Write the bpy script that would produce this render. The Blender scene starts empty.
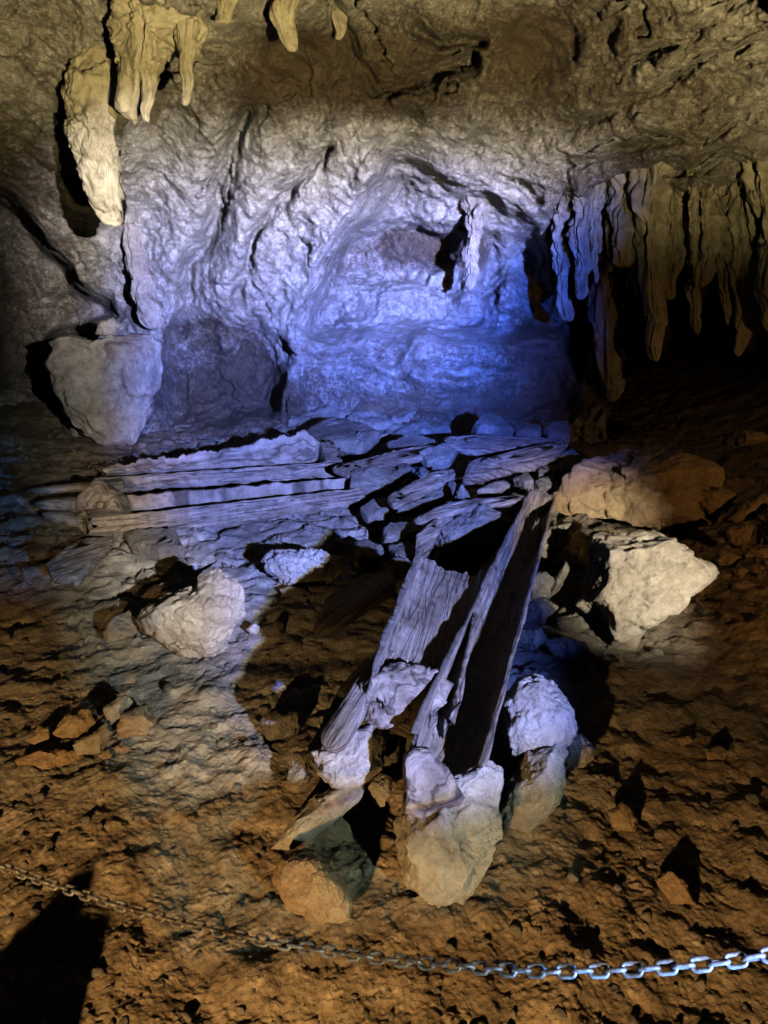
import bpy, bmesh, math, random
import numpy as np
from mathutils import Vector

rad = math.radians
sc = bpy.context.scene
COL = sc.collection
random.seed(4)

# ------------------------------------------------------------------ camera
CAMH, PITCH, F = 1.6, rad(20), 683.0
cp, sp = math.cos(PITCH), math.sin(PITCH)
cam_d = bpy.data.cameras.new('camera')
cam = bpy.data.objects.new('camera', cam_d)
COL.objects.link(cam)
cam.location = (0, 0, CAMH)
cam.rotation_euler = (math.pi / 2 - PITCH, 0, 0)
cam_d.sensor_fit = 'VERTICAL'
cam_d.sensor_height = 36
cam_d.lens = 36 * F / 1024
cam_d.clip_start = 0.05
cam_d.clip_end = 200
sc.camera = cam
FWD = np.array([0, cp, -sp]); UPV = np.array([0, sp, cp]); RGT = np.array([1.0, 0, 0]); EYE = np.array([0, 0, CAMH])

def ray(px, py):
    """direction into the place seen at a point of the survey photograph"""
    px = np.asarray(px, float); py = np.asarray(py, float)
    return (FWD + ((px - 384) / F)[..., None] * RGT + ((512 - py) / F)[..., None] * UPV)

def gp(px, py, z=0.0):
    r = ray(px, py); t = (z - CAMH) / r[..., 2]
    return EYE + r * t[..., None] if r.ndim > 1 else EYE + r * t

def at(px, py, t):
    return EYE + ray(px, py) * np.asarray(t, float)[..., None]

# ------------------------------------------------------------------ noise
_rng = np.random.RandomState(11)
_perm = np.concatenate([_rng.permutation(512)] * 3)
_g = _rng.normal(size=(512, 3)); _g /= np.linalg.norm(_g, axis=1)[:, None]

def perlin(p):
    p = np.asarray(p, float)
    i = np.floor(p).astype(np.int64); f = p - i
    u = f * f * f * (f * (f * 6 - 15) + 10)
    i &= 511
    out = np.zeros(p.shape[:-1])
    for dx in (0, 1):
        wx = u[..., 0] if dx else 1 - u[..., 0]
        a = _perm[(i[..., 0] + dx) & 511]
        for dy in (0, 1):
            wy = u[..., 1] if dy else 1 - u[..., 1]
            b = _perm[(a + i[..., 1] + dy) & 511]
            for dz in (0, 1):
                wz = u[..., 2] if dz else 1 - u[..., 2]
                h = _perm[(b + i[..., 2] + dz) & 511]
                g = _g[h]
                d = g[..., 0] * (f[..., 0] - dx) + g[..., 1] * (f[..., 1] - dy) + g[..., 2] * (f[..., 2] - dz)
                out += wx * wy * wz * d
    return out * 1.5

def fbm(p, o=4, g=0.5, l=2.03):
    s = 0; a = 1.0; q = np.asarray(p, float)
    for k in range(o):
        s = s + a * perlin(q + 17.3 * k); a *= g; q = q * l
    return s

def ridged(p, o=4, g=0.5, l=2.1):
    s = 0; a = 1.0; q = np.asarray(p, float)
    for k in range(o):
        n = 1 - np.abs(perlin(q + 9.7 * k)) * 2
        s = s + a * n; a *= g; q = q * l
    return s / 1.6 - .6

def billow(p, o=3, g=0.5, l=2.1):
    s = 0; a = 1.0; q = np.asarray(p, float)
    for k in range(o):
        s = s + a * np.abs(perlin(q + 5.1 * k)) * 2; a *= g; q = q * l
    return s - .6

def facets(p, sharp=1.0):
    """broken faces: every cell is a tilted plane of its own"""
    p = np.asarray(p, float)
    i0 = np.floor(p).astype(np.int64)
    best = np.full(p.shape[:-1], 1e9); val = np.zeros(p.shape[:-1])
    for dx in (-1, 0, 1):
        for dy in (-1, 0, 1):
            for dz in (-1, 0, 1):
                c = i0 + np.array([dx, dy, dz])
                h = _perm[(_perm[(_perm[c[..., 0] & 511] + c[..., 1]) & 511] + c[..., 2]) & 511]
                q = c + .5 + _g[h] * .45
                d = p - q
                dd = (d * d).sum(-1)
                g = _g[(h * 7 + 3) & 511]
                v = (d * g).sum(-1) * sharp + _g[(h * 5 + 1) & 511][..., 0] * .35
                m = dd < best
                best = np.where(m, dd, best); val = np.where(m, v, val)
    return val

def sstep(a, b, x):
    t = np.clip((x - a) / (b - a), 0, 1)
    return t * t * (3 - 2 * t)

# ------------------------------------------------------------------ object helpers
def link(name, V, faces, mat, parent=None, loc=None, uv=None, attr=None, smooth=True):
    V = np.asarray(V, float)
    loc = np.zeros(3) if loc is None else np.asarray(loc, float)
    me = bpy.data.meshes.new(name)
    W = V - loc
    F_ = np.asarray(faces, dtype=np.int32) if not isinstance(faces, list) else None
    if F_ is not None:
        n, k = F_.shape
        me.vertices.add(len(W)); me.vertices.foreach_set('co', W.astype(np.float32).ravel())
        me.loops.add(n * k); me.loops.foreach_set('vertex_index', F_.ravel())
        me.polygons.add(n)
        me.polygons.foreach_set('loop_start', np.arange(0, n * k, k, dtype=np.int32))
        me.update(calc_edges=True); me.validate()
    else:
        me.from_pydata([tuple(v) for v in W], [], faces); me.update()
    if smooth:
        me.polygons.foreach_set('use_smooth', np.ones(len(me.polygons), bool))
    if uv is not None:
        lay = me.uv_layers.new(name='UVMap')
        li = np.empty(len(me.loops), np.int32); me.loops.foreach_get('vertex_index', li)
        lay.data.foreach_set('uv', np.asarray(uv, np.float32)[li].ravel())
    if attr:
        for k_, v in attr.items():
            a = me.attributes.new(k_, 'FLOAT', 'POINT'); a.data.foreach_set('value', np.asarray(v, np.float32))
    if mat: me.materials.append(mat)
    o = bpy.data.objects.new(name, me); COL.objects.link(o)
    if parent is not None:
        o.parent = parent
        o.location = Vector(loc) - parent.location
    else:
        o.location = Vector(loc)
    return o

def tag(o, label, cat, group=None):
    o['label'] = label; o['category'] = cat
    if group: o['group'] = group
    return o

def thing(name, label, cat, loc, group=None):
    o = bpy.data.objects.new(name, None); COL.objects.link(o); o.location = Vector(loc)
    o.empty_display_size = .1
    return tag(o, label, cat, group)

def grid_faces(nr, nc, wrap=False):
    r = np.arange(nr - 1)[:, None]; c = np.arange(nc if wrap else nc - 1)[None, :]
    c2 = (c + 1) % nc
    a = r * nc + c; b = r * nc + c2
    return np.stack([a, b, b + nc, a + nc], -1).reshape(-1, 4)

# ------------------------------------------------------------------ materials
def new_mat(name):
    m = bpy.data.materials.new(name); m.use_nodes = True
    nt = m.node_tree; nt.nodes.clear()
    out = nt.nodes.new('ShaderNodeOutputMaterial'); b = nt.nodes.new('ShaderNodeBsdfPrincipled')
    nt.links.new(b.outputs[0], out.inputs[0])
    return m, nt, b

def N(nt, t, **kw):
    n = nt.nodes.new(t)
    for k, v in kw.items():
        if k in n.inputs: n.inputs[k].default_value = v
        else: setattr(n, k, v)
    return n

def noise(nt, co, scale, detail=6, rough=.6, dist=0.0):
    n = nt.nodes.new('ShaderNodeTexNoise'); n.inputs['Scale'].default_value = scale
    n.inputs['Detail'].default_value = detail; n.inputs['Roughness'].default_value = rough
    n.inputs['Distortion'].default_value = dist
    nt.links.new(co, n.inputs['Vector']); return n.outputs['Fac']

def ramp(nt, fac, stops):
    r = nt.nodes.new('ShaderNodeValToRGB'); nt.links.new(fac, r.inputs[0])
    e = r.color_ramp.elements
    while len(e) < len(stops): e.new(.5)
    for i, (p, c) in enumerate(stops):
        e[i].position = p; e[i].color = (*c, 1) if len(c) == 3 else c
    return r.outputs[0]

def mixc(nt, fac, a, b, mode='MIX'):
    m = nt.nodes.new('ShaderNodeMix'); m.data_type = 'RGBA'; m.blend_type = mode
    if isinstance(fac, (int, float)): m.inputs[0].default_value = fac
    else: nt.links.new(fac, m.inputs[0])
    for s, v in ((6, a), (7, b)):
        if isinstance(v, tuple): m.inputs[s].default_value = (*v, 1)
        else: nt.links.new(v, m.inputs[s])
    return m.outputs[2]

def bump(nt, b, hs):
    """hs: list of (height socket, strength, distance); chained"""
    prev = None
    for h, s, d in hs:
        n = nt.nodes.new('ShaderNodeBump'); n.inputs['Strength'].default_value = s
        n.inputs['Distance'].default_value = d
        nt.links.new(h, n.inputs['Height'])
        if prev: nt.links.new(prev, n.inputs['Normal'])
        prev = n.outputs[0]
    nt.links.new(prev, b.inputs['Normal'])

def pos(nt):
    g = nt.nodes.new('ShaderNodeNewGeometry'); return g.outputs['Position']

def rock_mat(name, dark, mid, pale, sc_=3.0, rough=.8, spec=.4, b1=.5, grain=60, dist=.012):
    m, nt, b = new_mat(name); P = pos(nt)
    n1 = noise(nt, P, sc_, 8, .7); n2 = noise(nt, P, sc_ * 7, 9, .75)
    n3 = noise(nt, P, grain, 4, .6)
    c = ramp(nt, n1, [(.3, dark), (.5, mid), (.68, pale)])
    c2 = ramp(nt, n2, [(.32, (.45, .42, .4)), (.55, (1, 1, 1))])
    b.inputs['Roughness'].default_value = rough
    b.inputs['Specular IOR Level'].default_value = spec
    nt.links.new(mixc(nt, .7, c, c2, 'MULTIPLY'), b.inputs['Base Color'])
    v = N(nt, 'ShaderNodeTexVoronoi'); v.inputs['Scale'].default_value = grain * .5; v.feature = 'F1'
    nt.links.new(P, v.inputs['Vector'])
    bump(nt, b, [(n2, b1, dist * 2.2), (v.outputs['Distance'], b1 * .6, dist * .5), (n3, b1, dist * .6)])
    return m

M = {}
M['limestone'] = rock_mat('limestone_boulder', (.15, .12, .095), (.28, .245, .21), (.4, .365, .325), 4, b1=.8, grain=80)
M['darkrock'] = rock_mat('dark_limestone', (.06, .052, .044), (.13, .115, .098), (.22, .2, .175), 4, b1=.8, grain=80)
M['brownrock'] = rock_mat('earthy_rock', (.16, .1, .055), (.27, .18, .105), (.36, .27, .17), 4, b1=.8, grain=90)
M['drip'] = rock_mat('dripstone', (.22, .185, .12), (.36, .32, .23), (.46, .42, .32), 3, rough=.62, spec=.5, grain=35)

def wall_material():
    m, nt, b = new_mat('cave_limestone'); P = pos(nt)
    A = N(nt, 'ShaderNodeAttribute', attribute_name='tone')
    G = N(nt, 'ShaderNodeAttribute', attribute_name='gloss')
    n1 = noise(nt, P, 1.8, 10, .72); n2 = noise(nt, P, 9, 10, .78); n3 = noise(nt, P, 55, 6, .75)
    pale = ramp(nt, n2, [(.36, (.22, .195, .165)), (.5, (.42, .395, .355)), (.6, (.62, .6, .56))])
    brown = ramp(nt, n2, [(.3, (.055, .038, .026)), (.55, (.13, .095, .065)), (.72, (.2, .155, .11))])
    add = nt.nodes.new('ShaderNodeMath'); add.operation = 'ADD'
    nt.links.new(A.outputs['Fac'], add.inputs[0])
    mr = N(nt, 'ShaderNodeMapRange'); mr.inputs[1].default_value = .3; mr.inputs[2].default_value = .7
    mr.inputs[3].default_value = -.32; mr.inputs[4].default_value = .32
    nt.links.new(n1, mr.inputs[0]); nt.links.new(mr.outputs[0], add.inputs[1])
    ad2 = nt.nodes.new('ShaderNodeMath'); ad2.operation = 'ADD'; nt.links.new(add.outputs[0], ad2.inputs[0])
    m2 = N(nt, 'ShaderNodeMapRange'); m2.inputs[1].default_value = .35; m2.inputs[2].default_value = .65
    m2.inputs[3].default_value = .3; m2.inputs[4].default_value = -.3
    nt.links.new(noise(nt, P, 26, 8, .8), m2.inputs[0]); nt.links.new(m2.outputs[0], ad2.inputs[1])
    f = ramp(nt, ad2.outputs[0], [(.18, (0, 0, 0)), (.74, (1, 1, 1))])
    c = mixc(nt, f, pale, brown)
    st = ramp(nt, noise(nt, P, 2.7, 8, .75), [(.6, (1, 1, 1)), (.72, (.62, .4, .22))])
    c = mixc(nt, .8, c, st, 'MULTIPLY')
    gr_ = ramp(nt, noise(nt, P, 120, 4, .8), [(.38, (.5, .48, .46)), (.5, (.95, .95, .95)), (.6, (1.25, 1.25, 1.25))])
    nt.links.new(mixc(nt, .8, c, gr_, 'MULTIPLY'), b.inputs['Base Color'])
    rr = N(nt, 'ShaderNodeMapRange'); rr.inputs[3].default_value = .85; rr.inputs[4].default_value = .38
    nt.links.new(G.outputs['Fac'], rr.inputs[0]); nt.links.new(rr.outputs[0], b.inputs['Roughness'])
    b.inputs['Specular IOR Level'].default_value = .45
    v = N(nt, 'ShaderNodeTexVoronoi'); v.inputs['Scale'].default_value = 26
    nt.links.new(P, v.inputs['Vector'])
    bump(nt, b, [(n2, .9, .07), (v.outputs['Distance'], .5, .03), (n3, .9, .02)])
    return m
M['wall'] = wall_material()

def soil_material():
    m, nt, b = new_mat('cave_soil'); P = pos(nt)
    A = N(nt, 'ShaderNodeAttribute', attribute_name='tone')
    n1 = noise(nt, P, 1.8, 8, .65, .5); n2 = noise(nt, P, 14, 8, .7); n3 = noise(nt, P, 90, 5, .7)
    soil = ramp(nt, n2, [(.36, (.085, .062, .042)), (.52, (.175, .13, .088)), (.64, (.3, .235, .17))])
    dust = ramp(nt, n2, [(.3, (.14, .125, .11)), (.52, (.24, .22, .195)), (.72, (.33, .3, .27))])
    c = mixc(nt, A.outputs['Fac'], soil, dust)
    c2 = ramp(nt, n1, [(.32, (.6, .55, .5)), (.6, (1, 1, 1))])
    nt.links.new(mixc(nt, .8, c, c2, 'MULTIPLY'), b.inputs['Base Color'])
    b.inputs['Roughness'].default_value = .85; b.inputs['Specular IOR Level'].default_value = .3
    v = N(nt, 'ShaderNodeTexVoronoi'); v.inputs['Scale'].default_value = 70
    nt.links.new(P, v.inputs['Vector'])
    bump(nt, b, [(n2, .5, .012), (v.outputs['Distance'], .5, .006), (n3, .9, .006)])
    return m
M['soil'] = soil_material()

def wood_material(name='weathered_teak', warm=0.0):
    m, nt, b = new_mat(name)
    uv = N(nt, 'ShaderNodeUVMap'); uv.uv_map = 'UVMap'
    mp = N(nt, 'ShaderNodeMapping'); mp.inputs['Scale'].default_value = (2.2, 42, 1)
    nt.links.new(uv.outputs[0], mp.inputs[0])
    mp2 = N(nt, 'ShaderNodeMapping'); mp2.inputs['Scale'].default_value = (5, 150, 1)
    nt.links.new(uv.outputs[0], mp2.inputs[0])
    n1 = noise(nt, mp.outputs[0], 1, 8, .65, .4); n2 = noise(nt, mp2.outputs[0], 1, 5, .6, .2)
    n3 = noise(nt, pos(nt), 7, 8, .7); 
    c = ramp(nt, n1, [(.3, (.1, .08, .062)), (.5, (.19, .155, .127)), (.7, (.29, .245, .205))])
    st = ramp(nt, n3, [(.35, (.4, .34, .3)), (.6, (1, 1, 1))])
    mp3 = N(nt, 'ShaderNodeMapping'); mp3.inputs['Scale'].default_value = (1.3, 16, 1); nt.links.new(uv.outputs[0], mp3.inputs[0])
    ck = noise(nt, mp3.outputs[0], 1.6, 3, .5, .3)
    crack = ramp(nt, ck, [(.46, (1, 1, 1)), (.49, (.16, .13, .1)), (.5, (.16, .13, .1)), (.53, (1, 1, 1))])
    rot = ramp(nt, noise(nt, pos(nt), 19, 8, .8), [(.35, (.35, .3, .25)), (.5, (1, 1, 1)), (.68, (1.35, 1.3, 1.25))])
    c = mixc(nt, .7, mixc(nt, .8, c, crack, 'MULTIPLY'), rot, 'MULTIPLY')
    nt.links.new(mixc(nt, .85, c, st, 'MULTIPLY'), b.inputs['Base Color'])
    b.inputs['Roughness'].default_value = .75; b.inputs['Specular IOR Level'].default_value = .35
    bump(nt, b, [(crack, .5, .006), (n1, .8, .014), (n2, .7, .006), (n3, .6, .014)])
    return m
M['wood'] = wood_material()

def metal_material():
    m, nt, b = new_mat('galvanised_steel'); P = pos(nt)
    n = noise(nt, P, 120, 5, .6)
    rst = ramp(nt, noise(nt, P, 38, 6, .7), [(.45, (1, 1, 1)), (.6, (.42, .22, .12))])
    nt.links.new(mixc(nt, .9, ramp(nt, n, [(.3, (.12, .12, .12)), (.7, (.24, .245, .25))]), rst, 'MULTIPLY'), b.inputs['Base Color'])
    b.inputs['Metallic'].default_value = .3; b.inputs['Roughness'].default_value = .42
    bump(nt, b, [(n, .2, .001)])
    return m
M['metal'] = metal_material()

# ------------------------------------------------------------------ the ground
def G(x, y):
    """height of the cave floor, metres"""
    x = np.asarray(x, float); y = np.asarray(y, float)
    p = np.stack([x, y, np.zeros_like(x)], -1)
    z = .05 * fbm(p * .9 + 3, 3)
    near = 1 - sstep(2.2, 3.6, y)
    left = sstep(.2, -1.6, x)
    lump = fbm(p * np.array([5.0, 7.0, 1]) + 40, 2, .4)
    z = z + (.018 - .006 * near) * lump + near * (.020 * fbm(p * 8 + 21, 2, .4) + .006 * fbm(p * 19 + 4, 3, .5))
    z = z + .012 * near * np.maximum(0, fbm(p * 10 + 9, 2)) + .0035 * near * billow(p * 26 + 1, 3) + .002 * billow(p * 45 + 1, 2)
    pw = p + .08 * fbm(p * 5, 2)[..., None]
    z = z + .03 * (1 - near) * facets(pw * np.array([3.2, 4.5, 1])) + .014 * facets(pw * np.array([9, 12, 1])) * (1 - .95 * near)
    z = z + .012 * (1 - near) * ridged(p * np.array([3.0, 5.0, 1]) + 7, 4)
    z = z + .2 * sstep(5.6, 7.4, y) * sstep(2.2, 1.2, x) * sstep(-1.6, -.6, x)          # scree rising to the back wall
    z = z + .35 * sstep(2.2, 4.2, x) * sstep(2.4, 4.6, y)          # bank on the right
    z = z + .12 * sstep(-1.6, -3.6, x) * sstep(2, 4, y)
    return z

pyr = np.concatenate([np.linspace(352, 400, 50), np.linspace(401, 1030, 560), np.linspace(1036, 1230, 40)])
dv = (512 - pyr) / F
yr = CAMH * (cp + dv * sp) / -(-sp + dv * cp)
yr = np.concatenate([[60, 30, 18], yr])
uc = np.concatenate([np.linspace(-3.0, -1.5, 50), np.linspace(-1.49, -.66, 150), np.linspace(-.65, .65, 560), np.linspace(.66, 1.49, 150), np.linspace(1.5, 3.0, 50)])
yy, uu = np.meshgrid(yr, uc, indexing='ij')
xx = uu * (yy * .95 + .5)
zz = G(xx, yy)
tone = sstep(1.55, 2.3, yy + .5 * fbm(np.stack([xx, yy, yy * 0], -1) * 1.3, 3)) * sstep(-2.2, -1.2, xx) * sstep(1.8, .7, xx)  # dusty mid-floor; its pale spread also paints in the beam's light
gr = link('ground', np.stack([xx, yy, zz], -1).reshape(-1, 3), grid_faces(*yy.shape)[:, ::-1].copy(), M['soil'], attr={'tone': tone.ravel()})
gr['kind'] = 'structure'

# ------------------------------------------------------------------ the cave wall and vault
def seg_d(px, py, pts):
    """distance to a polyline, signed side, and the fraction along it"""
    best = np.full(px.shape, 1e9); side = np.zeros(px.shape); frac = np.zeros(px.shape)
    n = len(pts) - 1
    for k in range(n):
        (x0, y0), (x1, y1) = pts[k][:2], pts[k + 1][:2]
        dx, dy = x1 - x0, y1 - y0
        L = dx * dx + dy * dy
        t = np.clip(((px - x0) * dx + (py - y0) * dy) / L, 0, 1)
        d = np.hypot(px - x0 - t * dx, py - y0 - t * dy)
        s = np.sign((px - x0) * dy - (py - y0) * dx)
        c = d < best
        best = np.where(c, d, best); side = np.where(c, s, side); frac = np.where(c, (k + t) / n, frac)
    return best, side, frac

def in_poly(px, py, poly):
    """signed distance to a polygon, negative inside"""
    d, _, _ = seg_d(px, py, list(poly) + [poly[0]])
    ins = np.zeros(px.shape, bool); n = len(poly); j = n - 1
    for i in range(n):
        xi, yi = poly[i]; xj, yj = poly[j]
        c = ((yi > py) != (yj > py)) & (px < (xj - xi) * (py - yi) / (yj - yi + 1e-9) + xi)
        ins ^= c; j = i
    return np.where(ins, -d, d)

def wall_depth(PX, PY):
    wx = 9 * fbm(np.stack([PX / 60, PY / 60, PX * 0], -1), 3)
    wy = 9 * fbm(np.stack([PX / 60, PY / 60, PX * 0 + 7], -1), 3)
    px, py = PX + wx, PY + wy
    Y = np.interp(py, [-900, -500, -200, -100, 0, 50, 100, 150, 200, 240, 300, 360, 400, 430, 460, 500],
                  [1.5, 2.6, 4.0, 4.6, 5.25, 5.6, 6.0, 6.4, 6.8, 7.1, 7.4, 7.3, 6.95, 6.55, 6.2, 5.6])
    Y = Y + .0 * px
    # the vault comes nearer and lower on the right, and on the upper left
    Y -= .9 * sstep(470, 800, px) * sstep(300, 120, py)
    Y -= .5 * sstep(260, -60, px) * sstep(260, 100, py)
    # main buttress descending from the vault, rounded on the left and undercut on its right side
    d, s, f = seg_d(px, py, [(405, 118), (372, 170), (335, 222), (312, 262), (300, 320), (292, 400)]); s = -s
    Y -= .55 * np.exp(-(np.maximum(0, d) / 75) ** 2) * (s > 0) * sstep(-.0, .2, f) * sstep(1.02, .7, f)
    Y += (.5 * np.exp(-(d / 70) ** 2) * sstep(0, 26, d)) * (s < 0) * sstep(0, .2, f)
    Y -= .3 * np.exp(-(d / 16) ** 2) * sstep(0, .3, f)
    # second rib left of it, with furrows between
    d, s, f = seg_d(px, py, [(250, 110), (222, 180), (208, 240), (178, 330)])
    Y += .28 * np.exp(-(d / 9) ** 2) - .25 * np.exp(-((d - 28) / 26) ** 2)
    d, s, f = seg_d(px, py, [(330, 150), (285, 195), (255, 245), (238, 300)])
    Y += .13 * np.exp(-(d / 6) ** 2) - .12 * np.exp(-((d - 18) / 16) ** 2)
    # hollow in the lower left wall
    e = in_poly(px, py, [(168, 318), (215, 305), (262, 318), (282, 345), (286, 420), (150, 445), (160, 380)])
    Y += .5 * sstep(8, -22, e)
    Y -= .3 * np.exp(-(((px - 232) / 16) ** 2 + ((py - 345) / 28) ** 2))
    # the alcove right of the buttress
    e = in_poly(px, py, [(398, 160), (440, 175), (490, 190), (540, 220), (560, 270), (575, 330), (540, 345), (312, 345), (306, 300), (335, 235), (362, 195)])
    Y += .5 * sstep(4, -30, e)
    e = in_poly(px, py, [(345, 225), (400, 222), (455, 226), (500, 232), (512, 262), (496, 300), (420, 290), (318, 285)])
    Y += .45 * sstep(6, -14, e)
    e = in_poly(px, py, [(405, 228), (447, 232), (458, 258), (430, 268), (408, 258)])
    Y += .35 * sstep(4, -8, e)
    # smooth flowstone bench under the alcove
    Y -= .35 * sstep(325, 345, py) * sstep(420, 370, py) * sstep(300, 320, px) * sstep(560, 520, px)
    d, s, f = seg_d(px, py, [(305, 362), (350, 358), (400, 366), (430, 384), (470, 392)])
    Y -= .16 * np.exp(-(d / 7) ** 2)
    d, s, f = seg_d(px, py, [(430, 330), (400, 355), (420, 385)])
    Y -= .14 * np.exp(-(d / 6) ** 2)
    # lit panel above the alcove and the arch lip
    d, s, f = seg_d(px, py, [(392, 150), (430, 165), (480, 176), (515, 186), (545, 205)])
    Y -= .22 * np.exp(-(d / 14) ** 2) - .16 * np.exp(-((d) / 22) ** 2) * (s > 0)
    d, s, f = seg_d(px, py, [(472, 215), (474, 250), (470, 292)])
    Y -= .42 * np.exp(-(d / 9) ** 2)
    # smooth pocket
    Y += .3 * np.exp(-(((px - 522) / 24) ** 2 + ((py - 250) / 38) ** 2))
    # dark rough spur that runs down to the right
    d, s, f = seg_d(px, py, [(505, 300), (540, 325), (575, 360), (600, 402)])
    Y -= .45 * np.exp(-(d / 24) ** 2)
    # brown bowl in the vault and cracks round it
    Y += .3 * np.exp(-(((px - 532) / 48) ** 2 + ((py - 45) / 46) ** 2))
    d, s, f = seg_d(px, py, [(490, 78), (520, 92), (548, 88), (580, 62), (600, 20), (640, -20)])
    Y -= .1 * np.exp(-(d / 10) ** 2)
    d, s, f = seg_d(px, py, [(325, -10), (350, 50), (372, 90), (410, 85), (470, 60)])
    Y += .32 * np.exp(-(d / 9) ** 2)
    d, s, f = seg_d(px, py, [(410, 20), (440, 45), (480, 40)])
    Y += .3 * np.exp(-(d / 8) ** 2)
    for cx, cy, r_ in ((400, 100, 16), (425, 108, 14), (450, 90, 18), (470, 120, 14)):
        Y -= .22 * np.exp(-(((px - cx) ** 2 + (py - cy) ** 2) / r_ ** 2))
    Y += .22 * np.exp(-(((px - 285) / 40) ** 2 + ((py - 60) / 34) ** 2))
    d, s, f = seg_d(px, py, [(500, 178), (520, 186), (536, 196)])
    Y += .3 * np.exp(-(d / 7) ** 2)
    for cx, cy, rx_, ry_, am in ((95, 75, 34, 50, .3), (158, 5, 60, 40, .35), (290, 5, 30, 34, .3), (338, 0, 20, 28, .25), (225, -5, 24, 26, .25), (104, 150, 20, 60, .2)):
        Y -= am * np.exp(-(((px - cx) / rx_) ** 2 + ((py - cy) / ry_) ** 2))
    # long ribs of the vault, upper right
    for pts in ([(560, 130), (620, 110), (700, 60), (790, 30)], [(560, 165), (640, 150), (710, 140), (790, 90)],
                [(600, 190), (660, 170), (720, 160), (760, 180)], [(640, 60), (700, 30), (760, -10)]):
        d, s, f = seg_d(px, py, pts)
        Y += .12 * np.exp(-(d / 6) ** 2) - .12 * np.exp(-((d - 16) / 14) ** 2) * (s > 0)
    # shelf edge on the left: wall above, dark hollow beneath
    d, s, f = seg_d(px, py, [(-300, 120), (-60, 160), (0, 186), (30, 205), (58, 245), (78, 275), (112, 296), (125, 320), (60, 345), (52, 380), (75, 450)])
    Y += 1.2 * sstep(-4, 16, d * -s) * sstep(150, 180, py) * sstep(140, 100, px)
    # lower-left apron
    Y -= 1.0 * sstep(330, 440, py) * sstep(100, -40, px)
    # passage on the right
    e = in_poly(PX + .3 * wx, PY + .3 * wy, [(592, 330), (602, 398), (611, 400), (619, 345), (622, 272), (636, 262), (644, 325), (651, 352), (661, 335), (667, 285), (688, 272), (694, 325), (702, 296), (712, 262), (728, 275), (741, 345), (750, 348), (761, 300), (775, 320), (800, 270), (900, 250), (1500, 220), (1500, 520), (560, 520), (575, 470), (606, 440), (606, 412), (590, 372)])
    Y += 4.2 * sstep(2, -16, e) + 3 * sstep(-16, -120, e)
    e = in_poly(px, py, [(582, 300), (592, 300), (590, 350), (580, 380), (572, 350)])
    Y += 1.2 * sstep(3, -5, e)
    return Y

pxs = np.concatenate([np.linspace(-700, -30, 50), np.linspace(-24, 792, 560), np.linspace(802, 1500, 50)])
pys = np.concatenate([np.linspace(-900, -30, 50), np.linspace(-22, 500, 400)])
PY, PX = np.meshgrid(pys, pxs, indexing='ij')
Yb = wall_depth(PX, PY)
R = ray(PX, PY)
P0 = EYE + R * (Yb / R[..., 1])[..., None]
w = P0 + .1 * np.stack([fbm(P0 * 1.5 + 5, 2), fbm(P0 * 1.5 + 25, 2), fbm(P0 * 1.5 + 45, 2)], -1)
# flow direction of the ribs: diagonal in the middle, vertical curtains to the right
right = sstep(560, 640, PX) * sstep(150, 210, PY)
diag = np.stack([w[..., 0] * .8 + w[..., 2] * .6, w[..., 1], -w[..., 0] * .6 + w[..., 2] * .8], -1)
smooth_zone = sstep(322, 335, PY) * sstep(295, 310, PX) * sstep(570, 540, PX)
smooth_zone = np.maximum(smooth_zone, .8 * np.exp(-(((PX - 285) / 45) ** 2 + ((PY - 60) / 40) ** 2)))
smooth_zone = np.maximum(smooth_zone, .8 * np.exp(-(((PX - 530) / 45) ** 2 + ((PY - 50) / 45) ** 2)))
smooth_zone = np.maximum(smooth_zone, .7 * np.exp(-(((PX - 522) / 22) ** 2 + ((PY - 250) / 40) ** 2)))
rg = 1 - .8 * smooth_zone
D = .16 * fbm(w * 1.3, 3) * rg
msk = sstep(-.35, .5, fbm(P0 * 1.1 + 60, 2))
D += (.03 + .07 * msk) * rg * ridged(diag * np.array([1.6, 2.0, 3.6]) + 3, 4, .5)
D += .1 * rg * np.clip(fbm(P0 * np.array([3, 3, 2.2]) + 31, 3), -.3, .6)
fw = P0 + .06 * np.stack([fbm(P0 * 5, 3), fbm(P0 * 5 + 9, 3), fbm(P0 * 5 + 19, 3)], -1)
D += .14 * rg * facets(fw * np.array([1.9, 1.9, 1.4])) + .05 * rg * facets(fw * 5 + 3) + .022 * rg * facets(fw * 12 + 3)
D += .03 * (1 - .6 * msk) * rg * billow(P0 * 7.5, 3)
D += .02 * rg * fbm(P0 * 17 + 8, 3, .6)
D += .012 * rg * billow(w * 38 + 8, 2)
D += right * (.3 * np.clip(fbm(P0 * np.array([4.2, 2.0, .8]) + 13, 2), -.5, 1) + .1 * billow(P0 * np.array([9, 4, 3.0]) + 13, 3))
D += .05 * smooth_zone * billow(w * np.array([2.0, 2, 5]), 2)
D = D * sstep(520, 430, PY)
Yw = Yb - D
P1 = EYE + R * (Yw / R[..., 1])[..., None]
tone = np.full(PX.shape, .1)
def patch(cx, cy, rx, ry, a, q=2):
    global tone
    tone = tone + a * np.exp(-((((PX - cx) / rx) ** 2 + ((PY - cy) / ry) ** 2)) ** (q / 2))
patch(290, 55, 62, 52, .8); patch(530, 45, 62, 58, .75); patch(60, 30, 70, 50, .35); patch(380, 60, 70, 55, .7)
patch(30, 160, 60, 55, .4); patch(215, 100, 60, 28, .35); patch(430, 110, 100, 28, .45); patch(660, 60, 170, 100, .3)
patch(235, 385, 60, 60, .55); patch(430, 410, 150, 28, .45); patch(560, 350, 50, 60, .6); patch(430, 245, 60, 26, .5)
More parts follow.
